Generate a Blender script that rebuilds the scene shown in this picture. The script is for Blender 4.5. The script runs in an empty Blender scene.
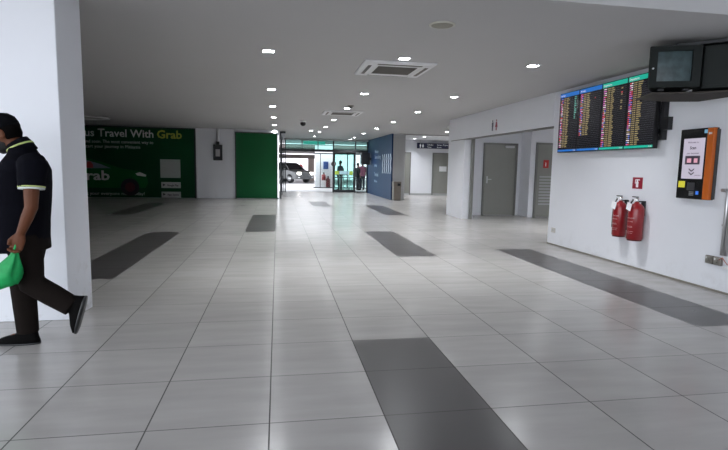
import bpy, bmesh, math, random
from mathutils import Vector, Matrix
random.seed(7)
S = bpy.context.scene
COL = S.collection
PI = math.pi
R = math.radians

# ------------------------------------------------------------------ camera
cam_d = bpy.data.cameras.new('camera'); cam = bpy.data.objects.new('camera', cam_d); COL.objects.link(cam)
cam_d.sensor_width = 36; cam_d.lens = 502.9 * 36 / 728; cam_d.clip_start = .05; cam_d.clip_end = 400
cr = Vector((0.98553977, -0.1684385, 0.01843459)); cu = Vector((0.00114962, 0.11543878, 0.99331393)); cf = Vector((0.16944038, 0.97892919, -0.11396315))
m = Matrix((cr, cu, -cf)).transposed().to_4x4(); m.translation = Vector((0.0418, -2.4791, 1.3069)); cam.matrix_world = m
S.camera = cam
# ------------------------------------------------------------------ sky and exposure
w = bpy.data.worlds.new('world'); S.world = w; w.use_nodes = True
bg = w.node_tree.nodes['Background']; bg.inputs[0].default_value = (0.86, 0.92, 1.0, 1); bg.inputs[1].default_value = 4.3
S.view_settings.view_transform = 'Standard'; S.view_settings.look = 'None'; S.view_settings.gamma = 1
S.view_settings.exposure = 0.3
LAMP_W = 20.0
S.cycles.max_bounces = 8; S.cycles.diffuse_bounces = 5; S.cycles.glossy_bounces = 4; S.cycles.transmission_bounces = 6
S.cycles.transparent_max_bounces = 8; S.cycles.sample_clamp_indirect = 6; S.cycles.caustics_reflective = False; S.cycles.caustics_refractive = False

def portal(name, loc, rot, sx, sy):
    l = bpy.data.lights.new(name, 'AREA'); l.shape = 'RECTANGLE'; l.size = sx; l.size_y = sy; l.cycles.is_portal = True
    o = bpy.data.objects.new(name, l); COL.objects.link(o); o.location = loc; o.rotation_euler = rot
portal('daylight_opening_portal', (-3.7, -7.9, 1.7), (-R(90), 0, 0), 10.8, 3.4)
portal('daylight_side_portal', (-9.15, -3.1, 1.7), (0, -R(90), 0), 3.4, 9.6)
portal('entrance_portal', (2.4, 23.4, 1.3), (R(90), 0, 0), 4.6, 2.6)

# ------------------------------------------------------------------ helpers
def mat(name, col, rough=.5, metal=0, spec=.5, noise=.04, scale=8, emit=0, ecol=None, bump=0, coat=0, trans=0, alpha=1, stretch=None):
    M = bpy.data.materials.new(name); M.use_nodes = True; nt = M.node_tree; b = nt.nodes['Principled BSDF']
    b.inputs['Roughness'].default_value = rough; b.inputs['Metallic'].default_value = metal
    b.inputs['Specular IOR Level'].default_value = spec; b.inputs['Coat Weight'].default_value = coat
    b.inputs['Transmission Weight'].default_value = trans; b.inputs['Alpha'].default_value = alpha
    tc = nt.nodes.new('ShaderNodeTexCoord'); n = nt.nodes.new('ShaderNodeTexNoise'); n.inputs['Scale'].default_value = scale; n.inputs['Detail'].default_value = 4
    src = tc.outputs['Object']
    if stretch:
        mp = nt.nodes.new('ShaderNodeMapping'); mp.inputs['Scale'].default_value = stretch; nt.links.new(src, mp.inputs[0]); src = mp.outputs[0]
    nt.links.new(src, n.inputs['Vector'])
    mx = nt.nodes.new('ShaderNodeMixRGB'); c = Vector(col[:3])
    mx.inputs[1].default_value = (*(c * (1 - noise * 2)), 1); mx.inputs[2].default_value = (*[min(1, v * (1 + noise * 2)) for v in c], 1)
    nt.links.new(n.outputs[0], mx.inputs[0]); nt.links.new(mx.outputs[0], b.inputs['Base Color'])
    if bump:
        bp = nt.nodes.new('ShaderNodeBump'); bp.inputs['Strength'].default_value = bump; bp.inputs['Distance'].default_value = .01
        nt.links.new(n.outputs[0], bp.inputs['Height']); nt.links.new(bp.outputs[0], b.inputs['Normal'])
    if emit:
        b.inputs['Emission Color'].default_value = (*(ecol or col)[:3], 1); b.inputs['Emission Strength'].default_value = emit
    return M

def glass(name, tint, rough=.02, mixw=.85):
    M = bpy.data.materials.new(name); M.use_nodes = True; nt = M.node_tree; nt.nodes.remove(nt.nodes['Principled BSDF'])
    out = nt.nodes['Material Output']; t = nt.nodes.new('ShaderNodeBsdfTransparent'); g = nt.nodes.new('ShaderNodeBsdfGlossy'); mx = nt.nodes.new('ShaderNodeMixShader')
    t.inputs[0].default_value = (*tint, 1); g.inputs[0].default_value = (1, 1, 1, 1); g.inputs['Roughness'].default_value = rough
    fr = nt.nodes.new('ShaderNodeFresnel'); fr.inputs[0].default_value = 1.5
    nt.links.new(fr.outputs[0], mx.inputs[0]); nt.links.new(t.outputs[0], mx.inputs[1]); nt.links.new(g.outputs[0], mx.inputs[2]); nt.links.new(mx.outputs[0], out.inputs[0])
    return M

def link(name, me, mats, parent=None, smooth=False):
    o = bpy.data.objects.new(name, me); COL.objects.link(o)
    for mm in (mats if isinstance(mats, (list, tuple)) else [mats]): me.materials.append(mm)
    if smooth:
        for p in me.polygons: p.use_smooth = True
    if parent: o.parent = parent
    return o
def obj(name, bm, mats, parent=None, smooth=False, bevel=0, sub=0):
    bmesh.ops.recalc_face_normals(bm, faces=bm.faces)
    me = bpy.data.meshes.new(name); bm.to_mesh(me); bm.free()
    o = link(name, me, mats, parent, smooth)
    if bevel:
        b = o.modifiers.new('bevel', 'BEVEL'); b.width = bevel; b.segments = 2; b.limit_method = 'ANGLE'
    if sub:
        b = o.modifiers.new('sub', 'SUBSURF'); b.levels = sub; b.render_levels = sub
    return o
def thing(name, label, cat, loc=(0, 0, 0), rotz=0, group=None):
    o = bpy.data.objects.new(name, None); COL.objects.link(o); o.location = loc; o.rotation_euler = (0, 0, rotz)
    return tag(o, label, cat, group)
def tag(o, label, cat, group=None):
    o['label'] = label; o['category'] = cat
    if group: o['group'] = group
    return o
def struct(o, label=None):
    o['kind'] = 'structure'
    if label: o['label'] = label
    return o
def box(bm, x0, x1, y0, y1, z0, z1, mi=0):
    v = [bm.verts.new(p) for p in [(x0, y0, z0), (x1, y0, z0), (x1, y1, z0), (x0, y1, z0), (x0, y0, z1), (x1, y0, z1), (x1, y1, z1), (x0, y1, z1)]]
    for q in [(0, 3, 2, 1), (4, 5, 6, 7), (0, 1, 5, 4), (1, 2, 6, 5), (2, 3, 7, 6), (3, 0, 4, 7)]:
        bm.faces.new([v[i] for i in q]).material_index = mi
    return bm
def B(*a):
    return box(bmesh.new(), *a)
def BB(*boxes):
    bm = bmesh.new()
    for b in boxes: box(bm, *b)
    return bm
def prism(pts, axis, a0, a1, bm=None):
    """2-D outline extruded along an axis ('x': pts are (y,z); 'y': (x,z); 'z': (x,y))."""
    bm = bm or bmesh.new()
    f = {'x': lambda p, a: (a, p[0], p[1]), 'y': lambda p, a: (p[0], a, p[1]), 'z': lambda p, a: (p[0], p[1], a)}[axis]
    A = [bm.verts.new(f(p, a0)) for p in pts]; Bv = [bm.verts.new(f(p, a1)) for p in pts]; n = len(pts)
    bm.faces.new(A); bm.faces.new(Bv[::-1])
    for i in range(n): bm.faces.new((A[i], A[(i + 1) % n], Bv[(i + 1) % n], Bv[i]))
    return bm
def tube(pts, rad, seg=12, bm=None, flat=1.0, up=None):
    bm = bm or bmesh.new(); pts = [Vector(p) for p in pts]; n = len(pts)
    if not isinstance(rad, (list, tuple)): rad = [rad] * n
    prev = None; rings = []
    for i, p in enumerate(pts):
        d = (pts[min(i + 1, n - 1)] - pts[max(i - 1, 0)]).normalized()
        if prev is None:
            u = Vector(up) if up else (Vector((0, 0, 1)) if abs(d.z) < .9 else Vector((0, 1, 0)))
        else: u = prev
        a = (u - d * u.dot(d)).normalized(); prev = a; b = d.cross(a)
        r = rad[i]; ra, rb = r if isinstance(r, (list, tuple)) else (r, r * flat)
        rings.append([bm.verts.new(p + a * ra * math.cos(2 * PI * k / seg) + b * rb * math.sin(2 * PI * k / seg)) for k in range(seg)])
    for A, C in zip(rings, rings[1:]):
        for k in range(seg): bm.faces.new((A[k], A[(k + 1) % seg], C[(k + 1) % seg], C[k]))
    bm.faces.new(rings[0][::-1]); bm.faces.new(rings[-1])
    return bm
def lathe(prof, seg=24, bm=None, c=(0, 0, 0)):
    """profile of (radius, z) revolved around z"""
    bm = bm or bmesh.new(); rings = []
    for r, z in prof:
        rings.append([bm.verts.new((c[0] + r * math.cos(2 * PI * k / seg), c[1] + r * math.sin(2 * PI * k / seg), c[2] + z)) for k in range(seg)])
    for A, C in zip(rings, rings[1:]):
        for k in range(seg): bm.faces.new((A[k], A[(k + 1) % seg], C[(k + 1) % seg], C[k]))
    bm.faces.new(rings[0][::-1]); bm.faces.new(rings[-1])
    return bm
def loft(rings, seg=20, bm=None, e=2.3):
    """rings (cx,cy,cz,half_x,half_y,tilt) stacked, superellipse section; tilt about y"""
    bm = bm or bmesh.new(); L = []
    for cx, cy, cz, hx, hy, *t in rings:
        t = t[0] if t else 0; ring = []
        for k in range(seg):
            a = 2 * PI * k / seg; c, s = math.cos(a), math.sin(a)
            x = hx * math.copysign(abs(c) ** (2 / e), c); y = hy * math.copysign(abs(s) ** (2 / e), s)
            ring.append(bm.verts.new((cx + x * math.cos(t), cy + y, cz + x * math.sin(t))))
        L.append(ring)
    for A, C in zip(L, L[1:]):
        for k in range(seg): bm.faces.new((A[k], A[(k + 1) % seg], C[(k + 1) % seg], C[k]))
    bm.faces.new(L[0][::-1]); bm.faces.new(L[-1])
    return bm
def ball(c, rx, ry, rz, bm=None, seg=16, rot=None):
    bm = bm or bmesh.new(); M = Matrix.Translation(c) @ (rot or Matrix()) @ Matrix.Diagonal((rx, ry, rz, 1))
    bmesh.ops.create_uvsphere(bm, u_segments=seg, v_segments=seg * 3 // 4, radius=1, matrix=M); return bm
def fused(name, bm, mats, parent, voxel=.007, smooth=4):
    """many overlapping lobes -> one continuous skin"""
    bmesh.ops.recalc_face_normals(bm, faces=bm.faces)
    me = bpy.data.meshes.new(name); bm.to_mesh(me); bm.free(); o = bpy.data.objects.new(name, me); COL.objects.link(o)
    r = o.modifiers.new('r', 'REMESH'); r.mode = 'VOXEL'; r.voxel_size = voxel
    s = o.modifiers.new('s', 'SMOOTH'); s.iterations = smooth; s.factor = .5
    dg = bpy.context.evaluated_depsgraph_get(); m2 = bpy.data.meshes.new_from_object(o.evaluated_get(dg))
    bpy.data.objects.remove(o); m2.name = name
    return link(name, m2, mats, parent, True)
_fc = {}
def text(name, s, size, loc, rot, m_, parent=None, bold=0, ext=.001, align='LEFT', sx=1, maxw=None):
    c = bpy.data.curves.new(name, 'FONT'); c.body = s; c.size = size; c.extrude = ext; c.offset = bold; c.align_x = align; c.resolution_u = 2
    o = bpy.data.objects.new(name, c); COL.objects.link(o); dg = bpy.context.evaluated_depsgraph_get()
    me = bpy.data.meshes.new_from_object(o.evaluated_get(dg)); bpy.data.objects.remove(o)
    if maxw:
        xs = [v.co.x for v in me.vertices]; sx = maxw / (max(xs) - min(xs))
    for v in me.vertices: v.co.x *= sx
    o = link(name, me, m_, parent); o.location = loc; o.rotation_euler = rot
    return o
FRONT = (R(90), 0, 0)           # writing read by someone looking along +y
WALLR = (R(90), 0, -R(90))      # writing on a surface that faces -x
def copy_tree(o, parent=None):
    c = o.copy(); COL.objects.link(c)
    if parent: c.parent = parent
    for ch in list(o.children): copy_tree(ch, c)
    return c
LAMPS = bpy.data.lights.new('downlight_lamp', 'AREA'); LAMPS.shape = 'SQUARE'; LAMPS.size = .10; LAMPS.energy = LAMP_W; LAMPS.color = (.93, .96, 1.0); LAMPS.spread = R(125)

# ------------------------------------------------------------------ materials
def wallmat(name, col, dirt=0.0, dirt_h=.35, rough=.55):
    """painted plaster with real grime near the floor"""
    M = mat(name, col, rough=rough, noise=.02, scale=1.3, bump=.03); nt = M.node_tree; b = nt.nodes['Principled BSDF']
    if dirt:
        g = nt.nodes.new('ShaderNodeNewGeometry'); sp = nt.nodes.new('ShaderNodeSeparateXYZ'); nt.links.new(g.outputs['Position'], sp.inputs[0])
        mr = nt.nodes.new('ShaderNodeMapRange'); mr.inputs[1].default_value = dirt_h; mr.inputs[2].default_value = 0; nt.links.new(sp.outputs['Z'], mr.inputs[0])
        n = nt.nodes.new('ShaderNodeTexNoise'); n.inputs['Scale'].default_value = 5; n.inputs['Detail'].default_value = 8; n.inputs['Roughness'].default_value = .7
        nt.links.new(g.outputs['Position'], n.inputs['Vector'])
        r = nt.nodes.new('ShaderNodeMapRange'); r.inputs[1].default_value = .5; r.inputs[2].default_value = .68; nt.links.new(n.outputs[0], r.inputs[0])
        mu = nt.nodes.new('ShaderNodeMath'); mu.operation = 'MULTIPLY'; nt.links.new(mr.outputs[0], mu.inputs[0]); nt.links.new(r.outputs[0], mu.inputs[1])
        m2 = nt.nodes.new('ShaderNodeMath'); m2.operation = 'MULTIPLY'; m2.inputs[1].default_value = dirt; nt.links.new(mu.outputs[0], m2.inputs[0])
        mx = nt.nodes.new('ShaderNodeMixRGB'); mx.inputs[2].default_value = (.30, .27, .23, 1)
        old = b.inputs['Base Color'].links[0].from_socket; nt.links.new(m2.outputs[0], mx.inputs[0]); nt.links.new(old, mx.inputs[1]); nt.links.new(mx.outputs[0], b.inputs['Base Color'])
    return M
WHITE = wallmat('white_paint', (.76, .77, .81), .18, .35)
PIERW = wallmat('scuffed_white_paint', (.70, .71, .745), .6, .6)
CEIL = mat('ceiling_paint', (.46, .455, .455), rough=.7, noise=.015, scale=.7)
CEILH = mat('white_ceiling_and_hall_light', (.82, .83, .85), rough=.7, noise=.01, scale=.7)
GREYW = wallmat('grey_wall_paint', (.40, .405, .41), .3)
DOORG = mat('grey_green_door_paint', (.235, .235, .215), rough=.4, noise=.02)
FRAMEG = mat('door_frame_paint', (.17, .17, .16), rough=.4)
BLACK = mat('black_plastic', (.012, .012, .014), rough=.35)
DARK = mat('dark_metal', (.03, .032, .035), rough=.4, metal=.3)
STEEL = mat('brushed_steel', (.45, .43, .40), rough=.32, metal=.9, noise=.06, scale=30, stretch=(1, 1, 12))
ALU = mat('aluminium', (.55, .55, .56), rough=.35, metal=.8)
WPL = mat('white_plastic', (.78, .78, .78), rough=.4)
PAPER = mat('paper', (.85, .85, .86), rough=.8)
GLASS = glass('clear_glass', (.90, .96, .95))
TEAL = glass('green_tinted_glass', (.58, .78, .74))

def tile_mat(name, col, vary, rough):
    M = bpy.data.materials.new(name); M.use_nodes = True; nt = M.node_tree; b = nt.nodes['Principled BSDF']; N = nt.nodes.new; Lk = nt.links.new
    g = N('ShaderNodeNewGeometry'); sp = N('ShaderNodeSeparateXYZ'); Lk(g.outputs['Position'], sp.inputs[0])
    def mth(op, a, b_=None):
        n = N('ShaderNodeMath'); n.operation = op
        for i, v in enumerate((a, b_)):
            if v is None: continue
            if isinstance(v, (int, float)): n.inputs[i].default_value = v
            else: Lk(v, n.inputs[i])
        return n.outputs[0]
    tx = mth('DIVIDE', sp.outputs['X'], .6); ty = mth('DIVIDE', sp.outputs['Y'], .5838)
    fx = mth('ABSOLUTE', mth('SUBTRACT', mth('FRACT', tx), .5)); fy = mth('ABSOLUTE', mth('SUBTRACT', mth('FRACT', ty), .5))
    gm = mth('MAXIMUM', mth('MULTIPLY', mth('GREATER_THAN', fx, .4940), 1.0), mth('MULTIPLY', mth('GREATER_THAN', fy, .4940), .85))
    cid = N('ShaderNodeCombineXYZ'); Lk(mth('FLOOR', tx), cid.inputs[0]); Lk(mth('FLOOR', ty), cid.inputs[1])
    wn = N('ShaderNodeTexWhiteNoise'); Lk(cid.outputs[0], wn.inputs['Vector'])
    # streaky stone print, shifted per tile
    mp = N('ShaderNodeMapping'); mp.inputs['Scale'].default_value = (1.2, 5.5, 1); ad = N('ShaderNodeVectorMath'); ad.operation = 'ADD'
    sc = N('ShaderNodeVectorMath'); sc.operation = 'SCALE'; sc.inputs['Scale'].default_value = 13; Lk(wn.outputs['Color'], sc.inputs[0])
    Lk(g.outputs['Position'], ad.inputs[0]); Lk(sc.outputs[0], ad.inputs[1]); Lk(ad.outputs[0], mp.inputs[0])
    no = N('ShaderNodeTexNoise'); no.inputs['Scale'].default_value = 1.6; no.inputs['Detail'].default_value = 6; Lk(mp.outputs[0], no.inputs['Vector'])
    v = mth('ADD', mth('MULTIPLY', mth('SUBTRACT', wn.outputs['Value'], .5), vary), mth('MULTIPLY', mth('SUBTRACT', no.outputs[0], .5), .28))
    mx = N('ShaderNodeMixRGB'); mx.blend_type = 'MULTIPLY'; mx.inputs[0].default_value = 1; mx.inputs[1].default_value = (*col, 1)
    cc = N('ShaderNodeCombineXYZ'); s = mth('ADD', v, 1.0); [Lk(s, cc.inputs[i]) for i in range(3)]; Lk(cc.outputs[0], mx.inputs[2])
    gx = N('ShaderNodeMixRGB'); Lk(gm, gx.inputs[0]); Lk(mx.outputs[0], gx.inputs[1]); gx.inputs[2].default_value = (.055, .05, .046, 1)
    # brown grime along the foot of the counter wall
    mr = N('ShaderNodeMapRange'); mr.inputs[1].default_value = 4.25; mr.inputs[2].default_value = 4.9; Lk(sp.outputs['X'], mr.inputs[0])
    n2 = N('ShaderNodeTexNoise'); n2.inputs['Scale'].default_value = 2.3; n2.inputs['Detail'].default_value = 6; Lk(g.outputs['Position'], n2.inputs['Vector'])
    r2 = N('ShaderNodeMapRange'); r2.inputs[1].default_value = .45; r2.inputs[2].default_value = .75; Lk(n2.outputs[0], r2.inputs[0])
    yl = mth('LESS_THAN', sp.outputs['Y'], 6.0)
    dm = mth('MULTIPLY', mth('MULTIPLY', mr.outputs[0], r2.outputs[0]), mth('MULTIPLY', yl, .8))
    dx = N('ShaderNodeMixRGB'); Lk(dm, dx.inputs[0]); Lk(gx.outputs[0], dx.inputs[1]); dx.inputs[2].default_value = (.16, .13, .09, 1)
    Lk(dx.outputs[0], b.inputs['Base Color'])
    rr = mth('ADD', mth('MULTIPLY', no.outputs[0], .12), rough); Lk(mth('MAXIMUM', rr, mth('MULTIPLY', gm, .7)), b.inputs['Roughness'])
    b.inputs['Specular IOR Level'].default_value = .5
    return M
TILE = tile_mat('porcelain_floor_tile', (.405, .387, .37), .08, .15)
TILED = tile_mat('dark_floor_tile', (.075, .071, .069), .05, .24)

# ------------------------------------------------------------------ floor, one face per tile
HC = 2.68
dark_cells = set()
for c, r0, r1 in [(1, -6, 2), (6, 2, 9), (3, 8, 13), (-4, 6, 13), (-1, 13, 19), (-7, 19, 26), (5, 19, 25), (2, 24, 28), (-7, -1, 6)]:
    for r in range(r0, r1): dark_cells.add((c, r))
bm = bmesh.new(); vs = {}
def fv(i, j):
    if (i, j) not in vs: vs[(i, j)] = bm.verts.new((i * .6, j * .5838, 0))
    return vs[(i, j)]
for i in range(-16, 18):
    for j in range(-14, 41):
        f = bm.faces.new((fv(i, j), fv(i + 1, j), fv(i + 1, j + 1), fv(i, j + 1))); f.material_index = 1 if (i, j) in dark_cells else 0
bmesh.ops.triangulate(bm, faces=[])
fl = obj('floor', bm, [TILE, TILED]); struct(fl)
# outside ground beyond the entrance
GROUND = mat('pale_concrete', (.62, .60, .60), rough=.5, noise=.06, scale=2)
struct(obj('ground', B(-30, 40, 41 * .5838, 90, -.12, -.004), GROUND))
struct(obj('ground', B(-40, 40, -40, -14 * .5838, -.12, -.004), GROUND))

# ------------------------------------------------------------------ ceiling, walls
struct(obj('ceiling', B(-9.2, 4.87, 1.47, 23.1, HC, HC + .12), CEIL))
struct(obj('ceiling_hall', B(4.87, 10.2, 17.6, 22, HC, HC + .12), CEILH))  # paler colour here carries the strong lighting of the hall
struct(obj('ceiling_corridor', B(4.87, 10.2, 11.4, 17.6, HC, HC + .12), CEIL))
struct(obj('trim_5', B(5.16, 10.1, 17.55, 17.65, HC - .04, HC), CEIL), 'shallow beam edge where the hall ceiling is coloured lighter for its strong light')
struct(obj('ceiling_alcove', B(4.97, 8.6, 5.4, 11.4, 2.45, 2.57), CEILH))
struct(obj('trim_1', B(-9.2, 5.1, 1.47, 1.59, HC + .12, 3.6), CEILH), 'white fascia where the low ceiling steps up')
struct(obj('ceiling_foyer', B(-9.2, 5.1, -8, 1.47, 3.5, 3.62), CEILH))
struct(obj('wall_right', B(4.87, 4.99, -8, 5.87, 0, 3.6), WHITE))
struct(obj('wall_bulkhead', B(4.85, 4.97, 5.87, 10.15, 2.09, HC), WHITE))
struct(obj('wall_pier_right', B(4.85, 5.14, 10.15, 11.4, 0, HC), WHITE))
struct(obj('trim_2', B(5.03, 5.10, 10.06, 10.15, 0, 2.09), FRAMEG), 'dark grille track beside the pillar')
struct(obj('trim_3', BB((4.845, 4.98, 5.87, 11.2, 2.072, 2.092)), FRAMEG), 'dark edge under the bulkhead')
struct(obj('wall_alcove', BB((4.99, 6.95, 11.15, 11.3, 0, 2.57), (6.95, 8.6, 10.6, 11.3, 0, 2.57)), WHITE))
struct(obj('wall_alcove_side', BB((8.5, 8.6, 5.4, 10.6, 0, 2.57), (4.99, 8.6, 5.75, 5.87, 0, 2.57)), WHITE))
struct(obj('wall_left', B(-9.3, -9.2, 1.84, 18, 0, 3.6), wallmat('wall_grey_darkened_for_shade', (.12, .12, .12))))  # unseen wall, coloured darker to keep the back-left area dim
struct(obj('wall_daylight_block', B(1.7, 4.99, -8.12, -8, 0, 3.6), WHITE))  # unseen wall, added to cut the daylight reaching the back-left area
pier = prism([(-9.2, 1.84), (-1.665, 1.945), (-1.613, 2.325), (-9.2, 2.40)], 'z', 0, 3.6)  # run beyond the view lengthened to block daylight from the back-left area
struct(obj('wall_pier_left', pier, PIERW, bevel=.006))
struct(obj('wall_back', B(-9.2, .06, 17.86, 18.0, 0, HC), WHITE))
struct(obj('wall_blue', B(4.60, 4.66, 17.60, 23.1, 0, HC), mat('navy_panel', (.011, .036, .105), rough=.5, spec=.15, noise=.03)))
struct(obj('wall_pillar', B(4.66, 5.16, 17.60, 23.1, 0, HC), GREYW))
struct(obj('wall_hall', B(5.16, 10.2, 21.6, 21.75, 0, HC), WHITE))
struct(obj('wall_hall_side', BB((10.1, 10.2, 11.2, 21.6, 0, HC), (5.14, 10.1, 11.3, 11.4, 0, HC)), WHITE))
struct(obj('baseboard_hall', B(5.16, 10.1, 21.57, 21.6, 0, .08), GREYW))
struct(obj('baseboard_right', B(4.855, 4.87, -8, 5.87, 0, .02), mat('dirty_skirting', (.22, .20, .17), rough=.7, noise=.15)))
struct(obj('ceiling_edge', B(.30, 4.6, 23.0, 23.12, 2.60, HC), CEIL))

# alcove and hall doors
def door(n, x0, x1, y, h, label, lever=0, louvre=False, closer=False):
    d = struct(obj('door_%d' % n, B(x0 + .05, x1 - .05, y - .02, y + .02, .01, h - .05), DOORG)); d['label'] = label
    obj('door_frame', BB((x0, x0 + .05, y - .05, y - .001, 0, h), (x1 - .05, x1, y - .05, y - .001, 0, h), (x0 + .05, x1 - .05, y - .05, y - .001, h - .05, h)), FRAMEG, d)
    if lever:
        xx = x0 + .13 if lever < 0 else x1 - .13; q = -1 if lever > 0 else 1
        obj('door_handle', BB((xx - .02, xx + .02, y - .03, y - .02, .92, 1.12), (xx - .01, xx + .01, y - .07, y - .03, 1.02, 1.05), (min(xx, xx + q * .11), max(xx, xx + q * .11), y - .08, y - .065, 1.02, 1.045)), ALU, d)
    if closer:
        obj('door_closer', BB((x1 - .38, x1 - .12, y - .08, y - .02, h - .13, h - .07)), ALU, d)
    if louvre:
        bm = bmesh.new()
        for i in range(10):
            z = .35 + i * .085; box(bm, x0 + .14, x0 + .62, y - .035, y - .02, z, z + .04)
        obj('louvre', bm, GREYW, d)
    return d
door(1, 5.80, 6.82, 11.145, 2.06, 'grey green toilet door with lever handle and closer', -1, closer=True)
door(2, 7.10, 8.02, 10.595, 2.07, 'grey green louvred door with red notice', 0, True)
door(3, 7.57, 8.45, 21.595, 2.08, 'grey door with a white paper notice', 0)
door(4, 5.5, 6.47, 21.595, 2.08, 'grey door half hidden by the grey pillar', 0)
RED = mat('red_plastic', (.50, .02, .02), rough=.4); REDS = mat('fire_red_enamel', (.26, .007, .012), rough=.3, coat=.15)
n_ = tag(obj('door_notice', BB((7.33, 7.49, 10.565, 10.572, 1.38, 1.60)), RED), 'small red notice on the louvred alcove door', 'notice')
text('pictogram', 'i', .15, (7.385, 10.563, 1.43), FRONT, PAPER, n_, .004)
n_ = tag(obj('paper_notice', B(7.93, 8.30, 21.565, 21.572, 1.17, 1.42), PAPER), 'white paper notice taped to the grey hall door', 'notice')
for k in range(3): text('printed_line', 'CLOSED' if k == 0 else 'staff only', .05, (7.98, 21.563, 1.34 - k * .06), FRONT, DARK, n_) if k == 9 else None

# ------------------------------------------------------------------ entrance glazing
def bars(name, lst, m_, parent=None): return obj(name, BB(*lst), m_, parent)
fr = [(x - .03, x + .03, 23.06, 23.14, 0, 2.62) for x in (.42, 2.83, 3.95, 4.57)] + [(x - .02, x + .02, 23.07, 23.13, 2.16, 2.62) for x in (1.25, 2.05)] + \
     [(.30, 4.6, 23.02, 23.16, 2.04, 2.16), (.30, 4.6, 23.07, 23.13, 2.36, 2.39), (3.98, 4.57, 23.07, 23.13, .02, .07), (3.98, 4.57, 23.07, 23.13, .72, .76)]
w1 = struct(bars('window_1', fr, DARK), 'dark framed entrance glazing with header and transom')
obj('pane', B(.45, 4.54, 23.095, 23.102, 2.16, 2.62), TEAL, w1); obj('pane', B(3.98, 4.54, 23.095, 23.102, .05, 2.04), GLASS, w1)
obj('sensor_cover', B(1.6, 1.95, 22.98, 23.04, 2.05, 2.13), BLACK, w1)
w2 = struct(bars('window_2', [(.14, .19, 17.98, 18.04, 0, 2.62), (.30, .35, 22.95, 23.02, 0, 2.62), (.20, .26, 20.4, 20.46, 0, 2.62), (.14, .36, 18.0, 23.0, 2.58, 2.66)], DARK), 'dark framed side glazing beside the entrance')
obj('pane', prism([(.165, 18.03), (.322, 22.96), (.332, 22.96), (.175, 18.03)], 'z', .02, 2.58), TEAL, w2)
d5 = struct(bars('door_5', [(2.86, 2.92, 23.2, 23.26, .02, 2.03), (3.88, 3.94, 23.2, 23.26, .02, 2.03), (2.92, 3.88, 23.2, 23.26, 1.97, 2.03), (2.92, 3.88, 23.2, 23.26, .02, .14), (2.92, 3.88, 23.2, 23.26, .74, .78), (3.55, 3.58, 23.21, 23.25, .14, 1.97)], DARK), 'green tinted glass door leaf parked open')
obj('pane', B(2.9, 3.9, 23.228, 23.236, .1, 2.0), TEAL, d5)
LIME = mat('lime_sticker', (.45, .62, .08), rough=.5); SKYB = mat('pale_blue_sticker', (.45, .68, .74), rough=.5)
obj('warning_band', BB((3.16, 3.66, 23.215, 23.222, .93, 1.10)), SKYB, d5)
obj('round_sticker', BB((2.93, 3.14, 23.215, 23.222, .92, 1.10)), LIME, d5); obj('round_sticker', BB((3.68, 3.86, 23.215, 23.222, .92, 1.10)), LIME, d5)
# outer line of glazing
w3 = struct(bars('window_3', [(x - .02, x + .02, 28.4, 28.46, 0, 2.1) for x in (2.62, 3.5, 4.3, 5.2)] + [(2.2, 6.2, 28.4, 28.46, 2.06, 2.13), (2.2, 6.2, 28.4, 28.46, 0, .05), (3.5, 6.2, 28.4, 28.46, .8, .84)], DARK), 'outer glazed screen of the porch')
obj('pane', B(2.3, 6.2, 28.425, 28.432, .05, 2.06), GLASS, w3)
OUTW = mat('outdoor_white_render', (.86, .80, .82), rough=.8, noise=.02)
struct(obj('wall_outside', BB((2.36, 3.50, 29.2, 29.4, 0, 2.62), (6.2, 6.4, 23.2, 29.4, 0, 2.62)), OUTW))
struct(obj('ceiling_porch', B(-2.5, 6.4, 23.2, 27.6, 2.62, 2.75), CEIL))
struct(obj('ceiling_carport', BB((-8, 3.6, 43.6, 44.4, 2.0, 2.35), (-8, 12, 33.5, 52, 2.62, 2.8)), mat('brown_concrete', (.16, .13, .12), rough=.8)))
struct(obj('wall_carport_pillar', B(2.80, 3.34, 43.7, 44.3, -.004, 2.0), mat('brown_pillar_paint', (.30, .24, .21), rough=.8)))
struct(obj('wall_distant', B(-14, 20, 62, 62.4, -.004, 6), OUTW))
TQ = mat('teal_reflection_glow', (.10, .60, .52), emit=.5, ecol=(.10, .62, .52))
tag(obj('teal_reflection_panel', B(1.35, 2.5, 24.0, 24.08, 2.44, 2.6), TQ), 'glowing teal panel standing in for the reflection in the transom glass', 'sign')  # added glowing panel, imitates the teal reflection in the transom glass

# ------------------------------------------------------------------ downlights
TRIMM = mat('downlight_trim', (.35, .35, .35), rough=.4)
LENS = mat('downlight_lens', (.9, .93, 1), emit=40, ecol=(.93, .96, 1.0))
d0 = thing('ceiling_downlight', 'x', 'ceiling light')
obj('trim_ring', BB((-.08, .08, -.08, -.062, -.008, 0), (-.08, .08, .062, .08, -.008, 0), (-.08, -.062, -.062, .062, -.008, 0), (.062, .08, -.062, .062, -.008, 0)), TRIMM, d0)
obj('lens', B(-.062, .062, -.062, .062, -.004, 0), LENS, d0)
lo = bpy.data.objects.new('lamp', LAMPS); COL.objects.link(lo); lo.parent = d0; lo.location = (0, 0, -.012)
K = (HC - 1.3069) / 1.1931
def up(x, y): return (.0418 + (x - .0418) * K, -2.479 + (y + 2.479) * K, HC)
rows_ = [('row leading towards the green wall panel', [(-.05, y) for y in (3.05, 5.75, 8.06, 10.44, 12.86, 15.2)]),
         ('row running over the ceiling cassettes', [(1.41, 3.045), (1.44, 5.79), (1.443, 7.91), (1.46, 10.56), (1.478, 12.92), (1.48, 15.25), (1.5, 17.84)]),
         ('row leading towards the navy wall', [(2.93, 3.05), (2.947, 5.72), (2.99, 8.11), (3.025, 10.57), (3.046, 12.95), (3.07, 15.39), (3.1, 17.96), (3.15, 20.3)]),
         ('row in the toilet hall beyond the pillar', [(5.454, 13.38), (5.53, 16.2), (5.53, 17.6)])]
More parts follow.
